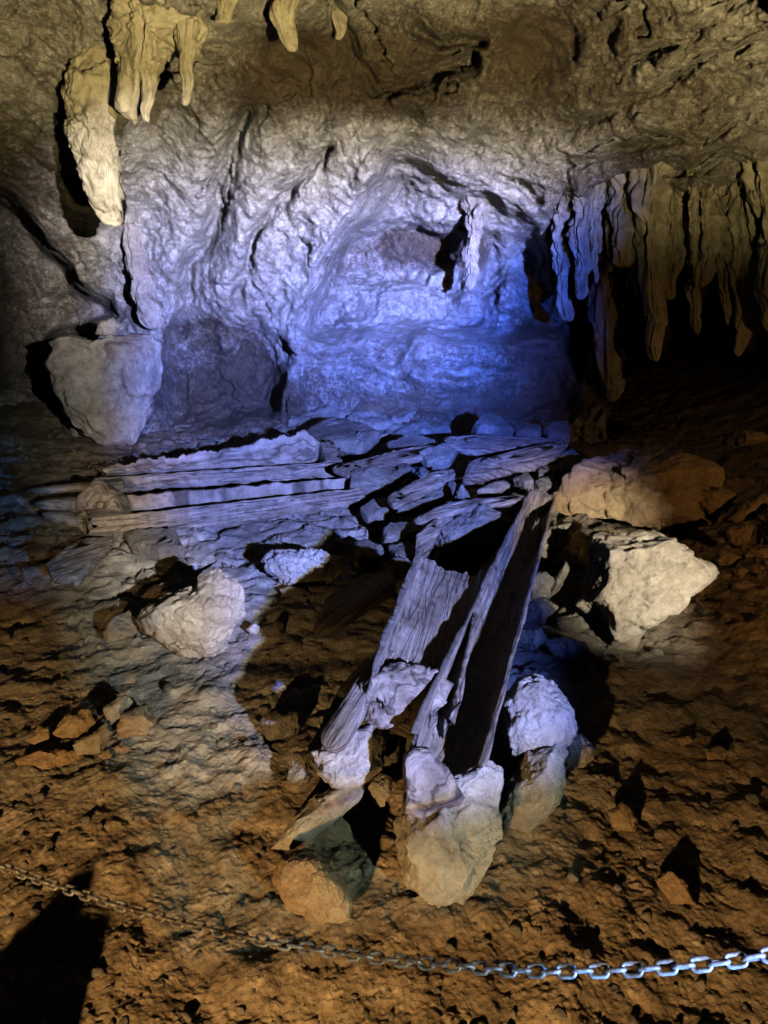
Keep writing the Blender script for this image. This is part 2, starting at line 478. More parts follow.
patch(560, 190, 60, 40, .45); patch(0, 300, 90, 130, .7); patch(700, 200, 140, 110, .25); patch(350, 340, 40, 20, .1)  # the far-left patch paints in the dark of the hollow beyond the beam
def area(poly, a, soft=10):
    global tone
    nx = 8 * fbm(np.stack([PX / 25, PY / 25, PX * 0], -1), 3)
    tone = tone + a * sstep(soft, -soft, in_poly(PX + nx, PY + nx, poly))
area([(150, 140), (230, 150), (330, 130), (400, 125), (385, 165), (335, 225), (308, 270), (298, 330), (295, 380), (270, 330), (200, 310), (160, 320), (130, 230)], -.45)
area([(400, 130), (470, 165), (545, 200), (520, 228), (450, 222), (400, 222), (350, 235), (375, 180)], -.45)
area([(330, 240), (400, 225), (500, 228), (490, 262), (420, 275), (320, 285)], .45)  # browner alcove stone, with its depth shading put into the tone too
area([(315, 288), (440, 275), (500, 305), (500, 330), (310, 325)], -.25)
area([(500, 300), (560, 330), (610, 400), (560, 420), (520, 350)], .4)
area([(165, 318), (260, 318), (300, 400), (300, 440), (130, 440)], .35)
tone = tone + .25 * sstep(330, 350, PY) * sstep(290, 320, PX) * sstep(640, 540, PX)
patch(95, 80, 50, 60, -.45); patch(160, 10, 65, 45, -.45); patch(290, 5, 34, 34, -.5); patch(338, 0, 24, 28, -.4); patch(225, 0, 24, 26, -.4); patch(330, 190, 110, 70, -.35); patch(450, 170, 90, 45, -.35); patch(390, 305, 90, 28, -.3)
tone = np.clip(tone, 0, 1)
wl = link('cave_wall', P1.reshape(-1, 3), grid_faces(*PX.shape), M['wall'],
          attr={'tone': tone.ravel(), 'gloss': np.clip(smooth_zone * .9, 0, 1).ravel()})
wl['kind'] = 'structure'

def wall_t(px, py):
    """ray parameter where the wall stands"""
    i = np.abs(pys - py).argmin(); j = np.abs(pxs - px).argmin()
    return float(Yw[i, j] / R[i, j, 1])

# ------------------------------------------------------------------ rocks
_ico = {}
def ico(n):
    if n not in _ico:
        bm = bmesh.new(); bmesh.ops.create_icosphere(bm, subdivisions=n, radius=1)
        V = np.array([v.co[:] for v in bm.verts]); Fc = np.array([[v.index for v in f.verts] for f in bm.faces], np.int32)
        bm.free(); _ico[n] = (V / np.linalg.norm(V, axis=1)[:, None], Fc)
    return _ico[n]

def outline_r(P2, c, th):
    """radius of a closed outline around c at the angles th"""
    q = P2 - c
    n = len(q); out = np.zeros(len(th))
    cx, sy = np.cos(th), np.sin(th)
    for i in range(n):
        a, b = q[i], q[(i + 1) % n]
        e = b - a
        den = cx * e[1] - sy * e[0]
        den = np.where(np.abs(den) < 1e-9, 1e-9, den)
        t = (a[0] * e[1] - a[1] * e[0]) / den
        s = (a[0] * sy - a[1] * cx) / den
        ok = (t > 0) & (s >= -1e-6) & (s <= 1 + 1e-6)
        out = np.where(ok, np.maximum(out, t), out)
    return np.where(out <= 0, np.abs(q).mean(), out)

def body(poly, C, nrm, T, q=1.0, cut=6, rough=.06, sub=5, seed=0, T2=None, freq=1.0, strata=0.0, lo=.55, soft=.02):
    """closed rock body whose outline in the plane (C, nrm) is the surveyed polygon; T = half thickness"""
    rs = np.random.RandomState(seed)
    nrm = np.asarray(nrm, float); nrm /= np.linalg.norm(nrm)
    e1 = np.cross(nrm, [0, 0, 1.0]) if abs(nrm[2]) < .95 else np.array([1.0, 0, 0])
    e1 -= nrm * e1.dot(nrm); e1 /= np.linalg.norm(e1); e2 = np.cross(nrm, e1)
    pts = []
    for (px, py) in poly:
        r = ray(px, py); t = (C - EYE).dot(nrm) / r.dot(nrm); p = EYE + r * t - C
        pts.append((p.dot(e1), p.dot(e2)))
    P2 = np.array(pts)
    # centroid
    x, y = P2[:, 0], P2[:, 1]; x2, y2 = np.roll(x, -1), np.roll(y, -1); cr = x * y2 - x2 * y
    A = cr.sum() / 2; c = np.array([((x + x2) * cr).sum(), ((y + y2) * cr).sum()]) / (6 * A)
    V, Fc = ico(sub)
    V = V.copy()
    for k in range(cut):
        n = rs.normal(size=3); n[2] = (abs(n[2]) + .25) * rs.choice([-1, 1]); n[:2] *= .8; n /= np.linalg.norm(n)
        dd = rs.uniform(lo, .93)
        ex = V @ n - dd
        ex = np.where(ex > 0, ex - soft * (1 - np.exp(-ex / soft)) * .6, 0)
        V -= np.outer(ex, n)
    th = np.arctan2(V[:, 1], V[:, 0]); s = np.hypot(V[:, 0], V[:, 1])
    thg = np.linspace(-math.pi, math.pi, 721); rgd = outline_r(P2, c, thg)
    k = np.exp(-np.linspace(-2, 2, 9) ** 2); k /= k.sum()
    rgd = np.convolve(np.concatenate([rgd[-5:-1], rgd, rgd[1:5]]), k, 'valid')
    rr = np.interp(th, thg, rgd)
    S = np.clip(s, 0, 1) ** q if q != 1 else s
    h = np.sign(V[:, 2]) * np.abs(V[:, 2]) ** (q if q < 1 else 1)
    up = T; dn = T if T2 is None else T2
    h = np.where(h > 0, h * up, h * dn)
    W = C + c[0] * e1 + c[1] * e2 + np.outer(rr * S * np.cos(th), e1) + np.outer(rr * S * np.sin(th), e2) + np.outer(h, nrm)
    size = math.sqrt(abs(A))
    ctr = C + c[0] * e1 + c[1] * e2
    dr = W - ctr; dr /= np.linalg.norm(dr, axis=1)[:, None] + 1e-9
    if min(up, dn) < .35 * size:
        dr = np.outer(np.sign(h), nrm) * .7 + dr * .3
    sc_ = min(size, 3 * (up + dn)) 
    u = W / sc_ * freq + seed * 3.7
    n = rough * sc_ * (.9 * ridged(u * 1.7, 4, .55) + .9 * facets(u * 2.2 + .15 * fbm(u * 4, 2)[:, None]) + .4 * facets(u * 5.5) + .4 * fbm(u * 3.3, 3) + .3 * billow(u * 8, 3) + .16 * ridged(u * 21, 3))
    if strata:
        n += strata * sc_ * ridged(u @ np.array([[.6, .8, 0], [-.8, .6, 0], [0, 0, 1]]) * np.array([5, 1.0, 5]), 3)
    W = W + dr * n[:, None]
    return W, Fc, ctr, size

OBJ = []
def rock(name, poly, z, label, cat='rock', T=.6, mat='limestone', tilt=.0, group=None, **kw):
    """a stone resting on the floor; z = height of its middle above datum, T = half thickness / size"""
    poly = [(float(a), float(b)) for a, b in poly]
    cx = sum(p[0] for p in poly) / len(poly); cy = sum(p[1] for p in poly) / len(poly)
    C = gp(cx, cy, z); C[2] = z
    v = C - EYE; v /= np.linalg.norm(v)
    nrm = -v * (1 - tilt) + np.array([0, 0, 1.0]) * tilt
    xs = [p[0] for p in poly]; ys = [p[1] for p in poly]
    size = math.sqrt((max(xs) - min(xs)) * (max(ys) - min(ys)) * .75) / F * np.linalg.norm(C - EYE)
    T2 = kw.pop('T2', None)
    W, Fc, ctr, s = body(poly, C, nrm, T * size, T2=None if T2 is None else T2 * size, **kw)
    loc = ctr.copy(); loc[2] = W[:, 2].min()
    o = link(name, W, Fc, M[mat], loc=loc)
    return tag(o, label, cat, group)

def slab(name, poly, z, thick, label, cat='slab', mat='darkrock', nrm=(0, 0, 1), group=None, parent=None, **kw):
    poly = [(float(a), float(b)) for a, b in poly]
    cx = sum(p[0] for p in poly) / len(poly); cy = sum(p[1] for p in poly) / len(poly)
    C = gp(cx, cy, z)
    kw.setdefault('q', .3); kw.setdefault('cut', 3); kw.setdefault('lo', .85); kw.setdefault('sub', 5)
    W, Fc, ctr, s = body(poly, C, nrm, thick * .5, **kw)
    loc = ctr.copy(); loc[2] = W[:, 2].min()
    uv = None
    if mat == 'wood':
        a = np.array(poly[0]); b = np.array(poly[len(poly) // 2])
        d = gp(*b, z) - gp(*a, z); d[2] = 0; d /= np.linalg.norm(d); e = np.array([-d[1], d[0], 0])
        uv = np.stack([(W - loc) @ d, (W - loc) @ e + W[:, 2]], -1)
        if parent is not None: uv = np.stack([W[:, 0] * 3, (W[:, 2] * .35 + W[:, 1] * .2 + .02 * fbm(W * 9, 3))], -1)
    o = link(name, W, Fc, M[mat], parent=parent, loc=loc, uv=uv)
    return tag(o, label, cat, group) if parent is None else o

# --- front supports
rock('boulder', [(390, 845), (398, 812), (415, 790), (450, 775), (485, 762), (504, 772), (503, 808), (502, 840), (478, 877), (464, 902), (441, 904), (410, 888), (394, 863)],
     .17, 'large pale boulder propping the near end of the long log coffin', 'boulder', T=.5, sub=6, seed=3, cut=6, strata=.025, lo=.7, rough=.055)
rock('boulder', [(494, 738), (500, 702), (517, 678), (542, 675), (564, 695), (578, 708), (577, 735), (566, 757), (540, 772), (512, 764)],
     .22, 'grey boulder right beside the long coffin, above a smaller pale one', 'boulder', T=.6, sub=6, seed=8, cut=8, lo=.7, rough=.05)
rock('boulder', [(499, 812), (508, 782), (528, 752), (556, 745), (567, 780), (562, 800), (548, 817), (528, 831), (508, 824)],
     .12, 'rounded pale boulder on the soil, right of the big propping boulder', 'boulder', T=.6, sub=6, seed=12, cut=6, lo=.75, rough=.045)
rock('rock', [(556, 755), (567, 726), (585, 738), (595, 749), (588, 764), (570, 770), (560, 766)],
     .06, 'small knobbly cream rock at the right edge of the coffin supports', T=.6, seed=14, rough=.1)
rock('boulder', [(312, 752), (335, 738), (373, 722), (384, 735), (384, 770), (359, 790), (337, 792), (318, 772)],
     .24, 'pinkish flat faced stone under the tip of the broken coffin', 'boulder', T=.5, sub=6, seed=18, cut=6, lo=.75, rough=.04, mat='limestone')
rock('rock', [(272, 848), (296, 815), (318, 793), (345, 780), (366, 782), (360, 800), (337, 818), (314, 836), (291, 850)],
     .12, 'long grey green stone leaning between the coffin props and the soil', T=.4, sub=6, seed=21, cut=6, lo=.75, rough=.045)
rock('rock', [(272, 879), (281, 858), (305, 848), (332, 860), (346, 885), (353, 905), (350, 921), (318, 922), (286, 906)],
     .1, 'rounded orange brown stone alone in front of the coffins', T=.55, mat='brownrock', sub=6, seed=25, cut=5, lo=.78, rough=.04)
rock('rock', [(367, 785), (380, 770), (392, 780), (391, 796), (380, 808)],
     .12, 'small white crusty stone wedged between two props', T=.6, seed=27, rough=.1)
rock('rock', [(284, 772), (294, 753), (312, 750), (318, 772), (304, 785), (290, 784)],
     .1, 'rounded blue grey stone left of the pinkish prop', T=.6, seed=29, mat='darkrock')
rock('rock', [(260, 720), (274, 704), (298, 710), (300, 738), (282, 746), (266, 740)],
     .05, 'low grey stone in the shadow left of the broken coffin', T=.5, seed=31, mat='darkrock')
rock('rock', [(384, 800), (398, 760), (402, 730), (386, 735), (380, 775)],
     .12, 'dark narrow stone behind the large propping boulder', T=.6, seed=33, mat='darkrock')
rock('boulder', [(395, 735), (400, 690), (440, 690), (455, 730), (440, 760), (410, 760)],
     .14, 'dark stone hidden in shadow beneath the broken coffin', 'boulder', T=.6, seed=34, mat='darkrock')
# --- middle ground
rock('boulder', [(139, 620), (147, 606), (166, 597), (195, 587), (197, 577), (220, 567), (242, 573), (250, 591), (252, 617), (230, 637), (217, 655), (206, 659), (173, 648), (147, 633)],
     .13, 'bright angular white boulder on the left floor', 'boulder', T=.55, sub=6, seed=41, cut=9, lo=.55)
rock('rock', [(104, 633), (110, 618), (129, 611), (139, 624), (134, 637), (107, 643)],
     .06, 'small grey rock touching the left side of the bright white boulder', T=.6, seed=42)
rock('rock', [(140, 598), (150, 588), (164, 582), (166, 590), (154, 598)], .08, 'small blue lit stone behind the bright white boulder', T=.5, seed=43, sub=4)
rock('boulder', [(263, 568), (272, 552), (296, 548), (322, 552), (345, 556), (353, 568), (340, 583), (312, 587), (285, 583)],
     .1, 'rough frosted blue lit boulder in the middle of the floor', 'boulder', T=.5, sub=6, seed=45, rough=.09)
rock('boulder', [(431, 532), (442, 515), (458, 507), (487, 507), (513, 520), (508, 540), (486, 560), (462, 561), (440, 553)],
     .16, 'squat flat topped boulder with sparkling front face among the rubble', 'boulder', T=.6, sub=6, seed=47, lo=.7, mat='darkrock')
rock('rock', [(273, 588), (285, 585), (303, 588), (311, 594), (297, 600), (280, 596)], .03, 'flat stone just below the frosted boulder', T=.3, seed=48, mat='darkrock')
rock('rock', [(267, 630), (276, 620), (285, 624), (283, 635), (272, 637)], .03, 'small grey stone on the blue lit floor, right one of a pair', T=.6, seed=50, sub=4, mat='darkrock')
rock('rock', [(246, 629), (254, 623), (261, 627), (258, 635), (250, 635)], .03, 'tiny round stone right of the bright white boulder', T=.6, seed=51, sub=4, mat='limestone')
rock('boulder', [(556, 613), (568, 585), (578, 560), (585, 540), (597, 528), (627, 527), (652, 529), (668, 537), (694, 556), (714, 568), (716, 581), (702, 596), (694, 613), (665, 629), (633, 646), (604, 641), (588, 627)],
     .24, 'biggest white and ochre boulder on the right, brightly lit', 'boulder', T=.5, sub=6, seed=60, cut=10, lo=.55)
rock('boulder', [(548, 498), (560, 478), (578, 460), (607, 444), (649, 443), (688, 453), (717, 467), (722, 497), (712, 525), (640, 532), (575, 525), (556, 512)],
     .3, 'wide dark boulder behind the biggest white one', 'boulder', T=.5, sub=6, seed=62, mat='brownrock', cut=7)
rr_ = [([(688, 487), (714, 485), (737, 494), (728, 510), (710, 519), (698, 508)], .32, 'angular orange brown rock against the wide dark boulder'),
       ([(722, 520), (744, 501), (762, 493), (772, 497), (760, 517), (733, 525)], .34, 'slanting orange rock above its neighbour at the right edge'),
       ([(718, 529), (740, 522), (757, 526), (755, 543), (733, 548), (720, 537)], .26, 'blocky orange rock below the slanting one at the right'),
       ([(757, 515), (775, 503), (800, 520), (790, 553), (757, 545)], .3, 'tall orange rock cut off by the right edge of the view'),
       ([(710, 559), (720, 549), (742, 557), (735, 567), (717, 568)], .2, 'small orange rock right of the biggest white boulder'),
       ([(725, 571), (743, 565), (750, 571), (740, 578)], .2, 'little tan rock under the small orange one'),
       ([(727, 583), (745, 580), (756, 585), (745, 590), (730, 589)], .17, 'thin flat tan rock on the right bank'),
       ([(748, 566), (765, 560), (785, 566), (775, 575), (752, 573)], .24, 'flat brown rock near the right edge'),
       ([(722, 443), (735, 429), (765, 433), (775, 440), (748, 445), (735, 449)], .5, 'lone orange lit rock far back in the dark passage'),
       ([(738, 545), (760, 548), (780, 545), (770, 558), (745, 558)], .24, 'brown rock in a gap between the right edge rocks'),
       ([(690, 455), (712, 462), (718, 472), (704, 478), (692, 470)], .42, 'brown rock perched on the end of the wide dark boulder')]
for k, (pl, z, lb) in enumerate(rr_):
    rock('rock', pl, z, lb, T=.55, mat='brownrock', seed=70 + k, group='rocks on the right bank')
rock('rock', [(540, 640), (559, 637), (585, 642), (592, 655), (581, 662), (556, 656)], .05, 'pinkish flat rock at the foot of the biggest white boulder', T=.4, seed=85)
rock('rock', [(700, 640), (730, 622), (768, 615), (800, 625), (790, 655), (740, 660)], .02, 'low broad brown rock half buried in the right bank', T=.22, seed=86, mat='brownrock', tilt=.6)
for k, (pl, z, lb) in enumerate([
        ([(536, 506), (551, 502), (560, 514), (545, 522)], .2, 'pale chip of rock by the far end of the long coffin'),
        ([(535, 540), (545, 530), (572, 521), (569, 536), (556, 560), (545, 570), (537, 560)], .14, 'tall grey rock right of the long coffin'),
        ([(530, 575), (545, 572), (556, 580), (550, 600), (532, 598)], .1, 'grey rock between the long coffin and biggest white boulder'),
        ([(524, 604), (545, 598), (556, 610), (545, 626), (522, 622)], .08, 'low grey rock left of the biggest white boulder foot'),
        ([(520, 630), (540, 627), (548, 640), (530, 652), (515, 645)], .06, 'low grey rock below the left foot of the biggest white boulder'),
        ([(560, 590), (572, 570), (566, 560), (552, 582), (548, 600)], .12, 'slim rock leaning on the left flank of the biggest white boulder'),
        ([(556, 618), (580, 616), (590, 628), (575, 634), (558, 628)], .05, 'dark wet looking rock under the biggest white boulder')]):
    rock('rock', pl, z, lb, T=.5, mat='darkrock', seed=90 + k, group='rubble between the long coffin and the boulder')
# --- pile on the left
for k, (pl, z, mt, lb) in enumerate([
        ([(103, 708), (125, 694), (134, 702), (122, 716), (110, 726)], .1, 'limestone', 'pale upright shard on top of the left stone pile'),
        ([(117, 730), (122, 713), (146, 705), (157, 719), (146, 735), (125, 741)], .06, 'brownrock', 'rounded brown stone at the right end of the left pile'),
        ([(72, 745), (90, 732), (106, 724), (116, 730), (100, 753), (78, 755)], .05, 'limestone', 'flat tan shard at the front of the left pile'),
        ([(52, 734), (68, 713), (94, 706), (98, 722), (70, 742)], .06, 'brownrock', 'brown stone in the middle of the left pile'),
        ([(25, 740), (38, 726), (50, 728), (50, 740), (34, 744)], .04, 'brownrock', 'small brown stone at the left end of the left pile'),
        ([(98, 755), (108, 749), (114, 755), (106, 762)], .03, 'brownrock', 'pebble sized stone below the flat tan shard'),
        ([(112, 748), (122, 742), (131, 748), (122, 754)], .03, 'brownrock', 'pebble sized stone below the rounded brown stone'),
        ([(14, 760), (40, 750), (80, 750), (92, 768), (86, 785), (31, 785)], .0, 'brownrock', 'broad flat brown stone half buried below the left pile')]):
    rock('rock', pl, z, lb, T=.45 if k != 7 else .2, mat=mt, seed=110 + k, group='pile of stones on the left', cut=8)
for k, (pl, z, lb) in enumerate([
        ([(608, 812), (622, 802), (638, 818), (634, 832), (612, 828)], .02, 'half buried brown stone on the right foreground soil'),
        ([(655, 880), (670, 868), (690, 885), (696, 905), (670, 905)], .02, 'half buried brown stone nearest the chain on the right'),
        ([(706, 752), (718, 745), (730, 752), (724, 760), (708, 760)], .03, 'small tan stone on the right soil'),
        ([(676, 738), (690, 735), (694, 742), (682, 746)], .02, 'tiny tan stone on the right soil, above the other'),
        ([(596, 660), (606, 655), (614, 662), (604, 668)], .02, 'small flat stone below the biggest white boulder')]):
    rock('rock', pl, z, lb, T=.5, mat='brownrock', seed=130 + k)

# --- slabs and rubble at the back
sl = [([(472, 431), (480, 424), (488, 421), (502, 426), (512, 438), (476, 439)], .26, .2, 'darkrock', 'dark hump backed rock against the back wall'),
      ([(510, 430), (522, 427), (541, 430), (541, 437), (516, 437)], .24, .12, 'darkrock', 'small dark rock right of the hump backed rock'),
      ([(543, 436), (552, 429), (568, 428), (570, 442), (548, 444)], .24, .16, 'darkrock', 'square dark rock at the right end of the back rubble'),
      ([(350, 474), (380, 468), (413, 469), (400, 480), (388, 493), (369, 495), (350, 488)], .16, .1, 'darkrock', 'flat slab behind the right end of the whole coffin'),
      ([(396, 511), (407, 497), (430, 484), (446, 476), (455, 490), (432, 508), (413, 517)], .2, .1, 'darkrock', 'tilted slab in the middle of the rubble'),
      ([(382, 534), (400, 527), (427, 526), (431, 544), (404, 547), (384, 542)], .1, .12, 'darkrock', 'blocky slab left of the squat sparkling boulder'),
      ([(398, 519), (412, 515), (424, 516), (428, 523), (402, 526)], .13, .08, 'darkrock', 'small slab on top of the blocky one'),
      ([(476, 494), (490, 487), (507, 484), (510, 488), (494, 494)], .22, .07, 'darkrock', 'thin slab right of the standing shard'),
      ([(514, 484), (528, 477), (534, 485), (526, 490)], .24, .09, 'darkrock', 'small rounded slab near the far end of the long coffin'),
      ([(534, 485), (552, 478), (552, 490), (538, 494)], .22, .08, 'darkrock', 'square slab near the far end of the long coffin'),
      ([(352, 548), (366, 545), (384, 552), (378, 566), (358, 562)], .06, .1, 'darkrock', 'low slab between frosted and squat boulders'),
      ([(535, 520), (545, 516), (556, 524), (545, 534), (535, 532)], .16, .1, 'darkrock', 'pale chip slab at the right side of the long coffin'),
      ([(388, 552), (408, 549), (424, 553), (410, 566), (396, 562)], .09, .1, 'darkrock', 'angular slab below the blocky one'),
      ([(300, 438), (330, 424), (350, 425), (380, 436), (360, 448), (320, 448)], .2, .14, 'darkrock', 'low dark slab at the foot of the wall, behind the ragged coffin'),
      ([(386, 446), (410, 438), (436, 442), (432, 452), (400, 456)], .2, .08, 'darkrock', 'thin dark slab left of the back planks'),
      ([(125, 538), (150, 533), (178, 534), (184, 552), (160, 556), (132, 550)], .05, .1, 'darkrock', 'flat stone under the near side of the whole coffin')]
for k, (pl, z, th, mt, lb) in enumerate(sl):
    rs = np.random.RandomState(200 + k)
    slab('rock_slab', pl, z, th, lb, 'slab', mt, nrm=(rs.uniform(-.2, .2), rs.uniform(-.35, .0), 1), seed=200 + k, rough=.05, sub=5, group='rubble slabs at the back')
rock('rock', [(451, 502), (456, 490), (462, 483), (468, 493), (473, 503), (469, 513), (460, 506)], .27, 'small triangular shard standing on the squat boulder', T=.35, seed=230, sub=4, mat='darkrock')

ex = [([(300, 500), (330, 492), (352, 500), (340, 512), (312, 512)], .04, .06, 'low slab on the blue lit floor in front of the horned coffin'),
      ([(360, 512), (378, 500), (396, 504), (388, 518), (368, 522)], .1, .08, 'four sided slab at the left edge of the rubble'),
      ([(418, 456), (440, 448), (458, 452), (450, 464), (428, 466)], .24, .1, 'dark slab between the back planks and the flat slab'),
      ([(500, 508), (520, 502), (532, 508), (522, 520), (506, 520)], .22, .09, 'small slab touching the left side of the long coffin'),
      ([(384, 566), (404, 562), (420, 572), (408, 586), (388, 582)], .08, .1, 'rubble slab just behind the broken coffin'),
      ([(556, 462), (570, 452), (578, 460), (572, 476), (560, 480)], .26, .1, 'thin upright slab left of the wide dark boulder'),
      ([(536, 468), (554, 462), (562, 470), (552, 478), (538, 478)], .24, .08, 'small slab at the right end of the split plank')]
for k, (pl, z, th, lb) in enumerate(ex):
    rs = np.random.RandomState(240 + k)
    slab('rock_slab', pl, z, th, lb, 'slab', 'darkrock', nrm=(rs.uniform(-.2, .2), rs.uniform(-.4, -.1), 1), seed=240 + k, rough=.05, sub=5, group='rubble slabs at the back')
planks = [([(330, 470), (400, 452), (462, 444), (466, 450), (410, 462), (350, 478)], .24, .05, 'long dark plank running back from the ragged coffin'),
          ([(386, 500), (430, 476), (452, 470), (456, 476), (420, 496), (394, 508)], .27, .05, 'plank bridging the middle slabs'),
          ([(520, 566), (536, 520), (542, 522), (532, 580), (524, 610), (516, 606)], .2, .05, 'narrow plank against the right side of the long coffin'),
          ([(416, 536), (436, 520), (444, 524), (428, 556), (414, 566)], .22, .05, 'short plank left of the squat boulder'),
          ([(480, 462), (540, 446), (570, 444), (560, 452), (500, 468)], .33, .04, 'slender plank lying on the split plank'),
          ([(443, 440), (480, 437), (530, 440), (568, 443), (560, 448), (500, 453), (466, 453), (447, 448)], .3, .06, 'pale thin plank furthest back, against the wall'),
          ([(469, 464), (520, 455), (566, 447), (564, 461), (547, 465), (500, 473), (478, 480), (462, 482)], .28, .07, 'broad split plank in front of the furthest plank'),
          ([(412, 521), (440, 508), (462, 502), (500, 499), (527, 497), (523, 503), (472, 509), (438, 517), (422, 524)], .3, .035, 'long thin stick lying across the squat boulder'),
          ([(313, 634), (325, 603), (348, 586), (391, 570), (396, 589), (358, 614), (330, 632)], .2, .06, 'short broad plank lying left of the broken coffin'),
          ([(47, 569), (65, 553), (83, 541), (113, 541), (109, 550), (92, 566), (78, 582), (52, 579)], .1, .06, 'short grey plank under the horned end of the whole coffin'),
          ([(480, 571), (500, 548), (512, 552), (494, 600), (478, 625), (466, 620)], .16, .06, 'dark plank between the broken and the long coffins'),
          ([(337, 694), (352, 676), (368, 660), (372, 664), (358, 682), (344, 696)], .34, .03, 'splintered strip beside the left wall of the broken coffin'),
          ([(566, 535), (574, 520), (590, 500), (594, 506), (580, 530), (568, 545)], .12, .04, 'dark slat in the shadow left of the biggest boulder')]
for k, (pl, z, th, lb) in enumerate(planks):
    nr = (0, -.15, 1) if k != 3 else (.1, -.45, 1)
    slab('wood_plank', pl, z, th, lb, 'plank', 'wood', nrm=nr, seed=260 + k, rough=.05, q=.25, group='loose coffin planks')

# ------------------------------------------------------------------ log coffins
def frame(p0, p1, roll):
    a = p1 - p0; L = np.linalg.norm(a); a = a / L
    u = np.cross(a, [0, 0, 1.0]); u /= np.linalg.norm(u); w_ = np.cross(u, a)
    c, s = math.cos(roll), math.sin(roll)
    return a, u * c + w_ * s, w_ * c - u * s, L

def trough(name, p0, p1, R0, R1, HL, HR, parent, roll=0.0, th=.16, cap0=.12, cap1=.12, ns=260, seed=0, flat=.0, ragL=.1, ragR=.1, bow=0.0, cut0=None, cut1=None, knots=.6, fl=None):
    """hollowed log half: HL, HR(s) rim heights above the axis in radii; cap0, cap1 solid end lengths; sides L(-u) and R(+u)"""
    a, u, w_, L = frame(p0, p1, roll)
    s = np.linspace(0, 1, ns)
    q = np.concatenate([np.linspace(0, 1, 12, endpoint=False)])
    # cross-section loop in (x, z) built from parameters: side, level, shell
    loop = []   # (kind, value)
    for t in np.linspace(0, 1, 14, endpoint=False): loop.append((0, t))       # outer left, rim to axis level
    for t in np.linspace(-1, 1, 40): loop.append((1, t))                      # outer arc
    for t in np.linspace(0, 1, 14)[1:]: loop.append((2, t))                   # outer right, up
    for t in np.linspace(0, 1, 14)[1:]: loop.append((3, t))                   # inner right, down
    for t in np.linspace(1, -1, 36)[1:]: loop.append((4, t))                  # inner arc
    for t in np.linspace(0, 1, 14)[1:]: loop.append((5, t))                   # inner left, up
    K = np.array([l[0] for l in loop]); Tq = np.array([l[1] for l in loop]); nc = len(K)
    S, KK = np.meshgrid(s, K, indexing='ij'); _, TT = np.meshgrid(s, Tq, indexing='ij')
    Rr = R0 + (R1 - R0) * S
    hl = np.array([HL(v) for v in s])[:, None] + ragL * (fbm(np.stack([s * L * 9, s * 0 + seed, s * 0], -1), 4)[:, None] + .25 * np.abs(fbm(np.stack([s * L * 30, s * 0 + seed, s * 0], -1), 2))[:, None])
    hr = np.array([HR(v) for v in s])[:, None] + ragR * (fbm(np.stack([s * L * 9, s * 0 + seed + 9, s * 0], -1), 4)[:, None] + .25 * np.abs(fbm(np.stack([s * L * 30, s * 0 + seed + 5, s * 0], -1), 2))[:, None])
    hl = hl + 0 * S; hr = hr + 0 * S
    ang = TT * math.pi / 2
    x = np.zeros_like(S); z = np.zeros_like(S)
    sel = lambda k: KK == k
    x = np.where(sel(0), -1, x); z = np.where(sel(0), hl * (1 - TT), z)
    sq = lambda v: np.sign(v) * np.abs(v) ** (1 - flat)
    x = np.where(sel(1), sq(np.sin(ang)), x); z = np.where(sel(1), -np.abs(np.cos(ang)) ** (1 - flat * .5), z)
    x = np.where(sel(2), 1, x); z = np.where(sel(2), hr * TT, z)
    ri = 1 - th
    x = np.where(sel(3), ri, x); z = np.where(sel(3), hr * (1 - TT) - .02, z)
    x = np.where(sel(4), ri * sq(np.sin(ang)), x); z = np.where(sel(4), -(1 - th * 1.4 if fl is None else fl) * np.abs(np.cos(ang)) ** (1 - flat * .5), z)
    x = np.where(sel(5), -ri, x); z = np.where(sel(5), hl * TT - .02, z)
    # solid ends
    hol = sstep(cap0, cap0 + .035, S) if cap0 > 0 else np.ones_like(S)
    if cap1 > 0: hol = hol * sstep(1 - cap1, 1 - cap1 - .035, S)
    inner = (KK >= 3)
    top = hl + (hr - hl) * (x + 1) / 2
    z = np.where(inner, top * (1 - hol) + z * hol - .0, z)
    # slight taper of the body at walls outward, weathered surface
    lean = .06
    x = x * (1 + lean * np.clip(z, 0, 1.5))
    P = p0 + a * (S * L)[..., None] + u * (x * Rr)[..., None] + w_ * (z * Rr)[..., None]
    P = P + w_ * (bow * 4 * S * (1 - S))[..., None]
    arc = np.cumsum(np.concatenate([[0], np.hypot(np.diff(x[0]), np.diff(z[0]))])) * R0
    vv = np.broadcast_to(arc, S.shape)
    nn = np.stack([S * L * 2.2 + seed, vv * 34, KK * 0 + seed], -1)
    grain = ridged(nn * np.array([1, 1, 1]), 3)
    lumps = fbm(np.stack([S * L * 3 + seed, x * 1.6, z * 1.6], -1), 3)
    out = (u * x[..., None] + w_ * z[..., None])
    on = np.linalg.norm(out, axis=-1, keepdims=True) + 1e-6
    sgn = np.where(KK >= 3, -.5, 1.0)[..., None]
    P = P + out / on * sgn * (.0045 * grain + .1 * R0 * lumps * knots)[..., None]
    # wavering ends
    e0 = np.exp(-S / .03)[..., None]; e1 = np.exp(-(1 - S) / .03)[..., None]
    jag = .06 * fbm(np.stack([x * 3 + seed, z * 3, x * 0], -1), 3)[..., None]
    if cut0: jag0 = jag + cut0(x, z)[..., None]
    else: jag0 = jag
    jag1 = jag + (cut1(x, z)[..., None] if cut1 else 0)
    P = P - a * jag0 * e0 + a * jag1 * e1
    uv = np.stack([S * L, vv], -1)
    # end caps: pair outer to inner so the U section is closed by a strip
    V = P.reshape(-1, 3); UV = uv.reshape(-1, 2)
    Fq = grid_faces(ns, nc, wrap=True)
    io = np.arange(0, 14 + 40 + 13); n_out = len(io)
    ii = np.arange(n_out, nc)[::-1]
    caps = []
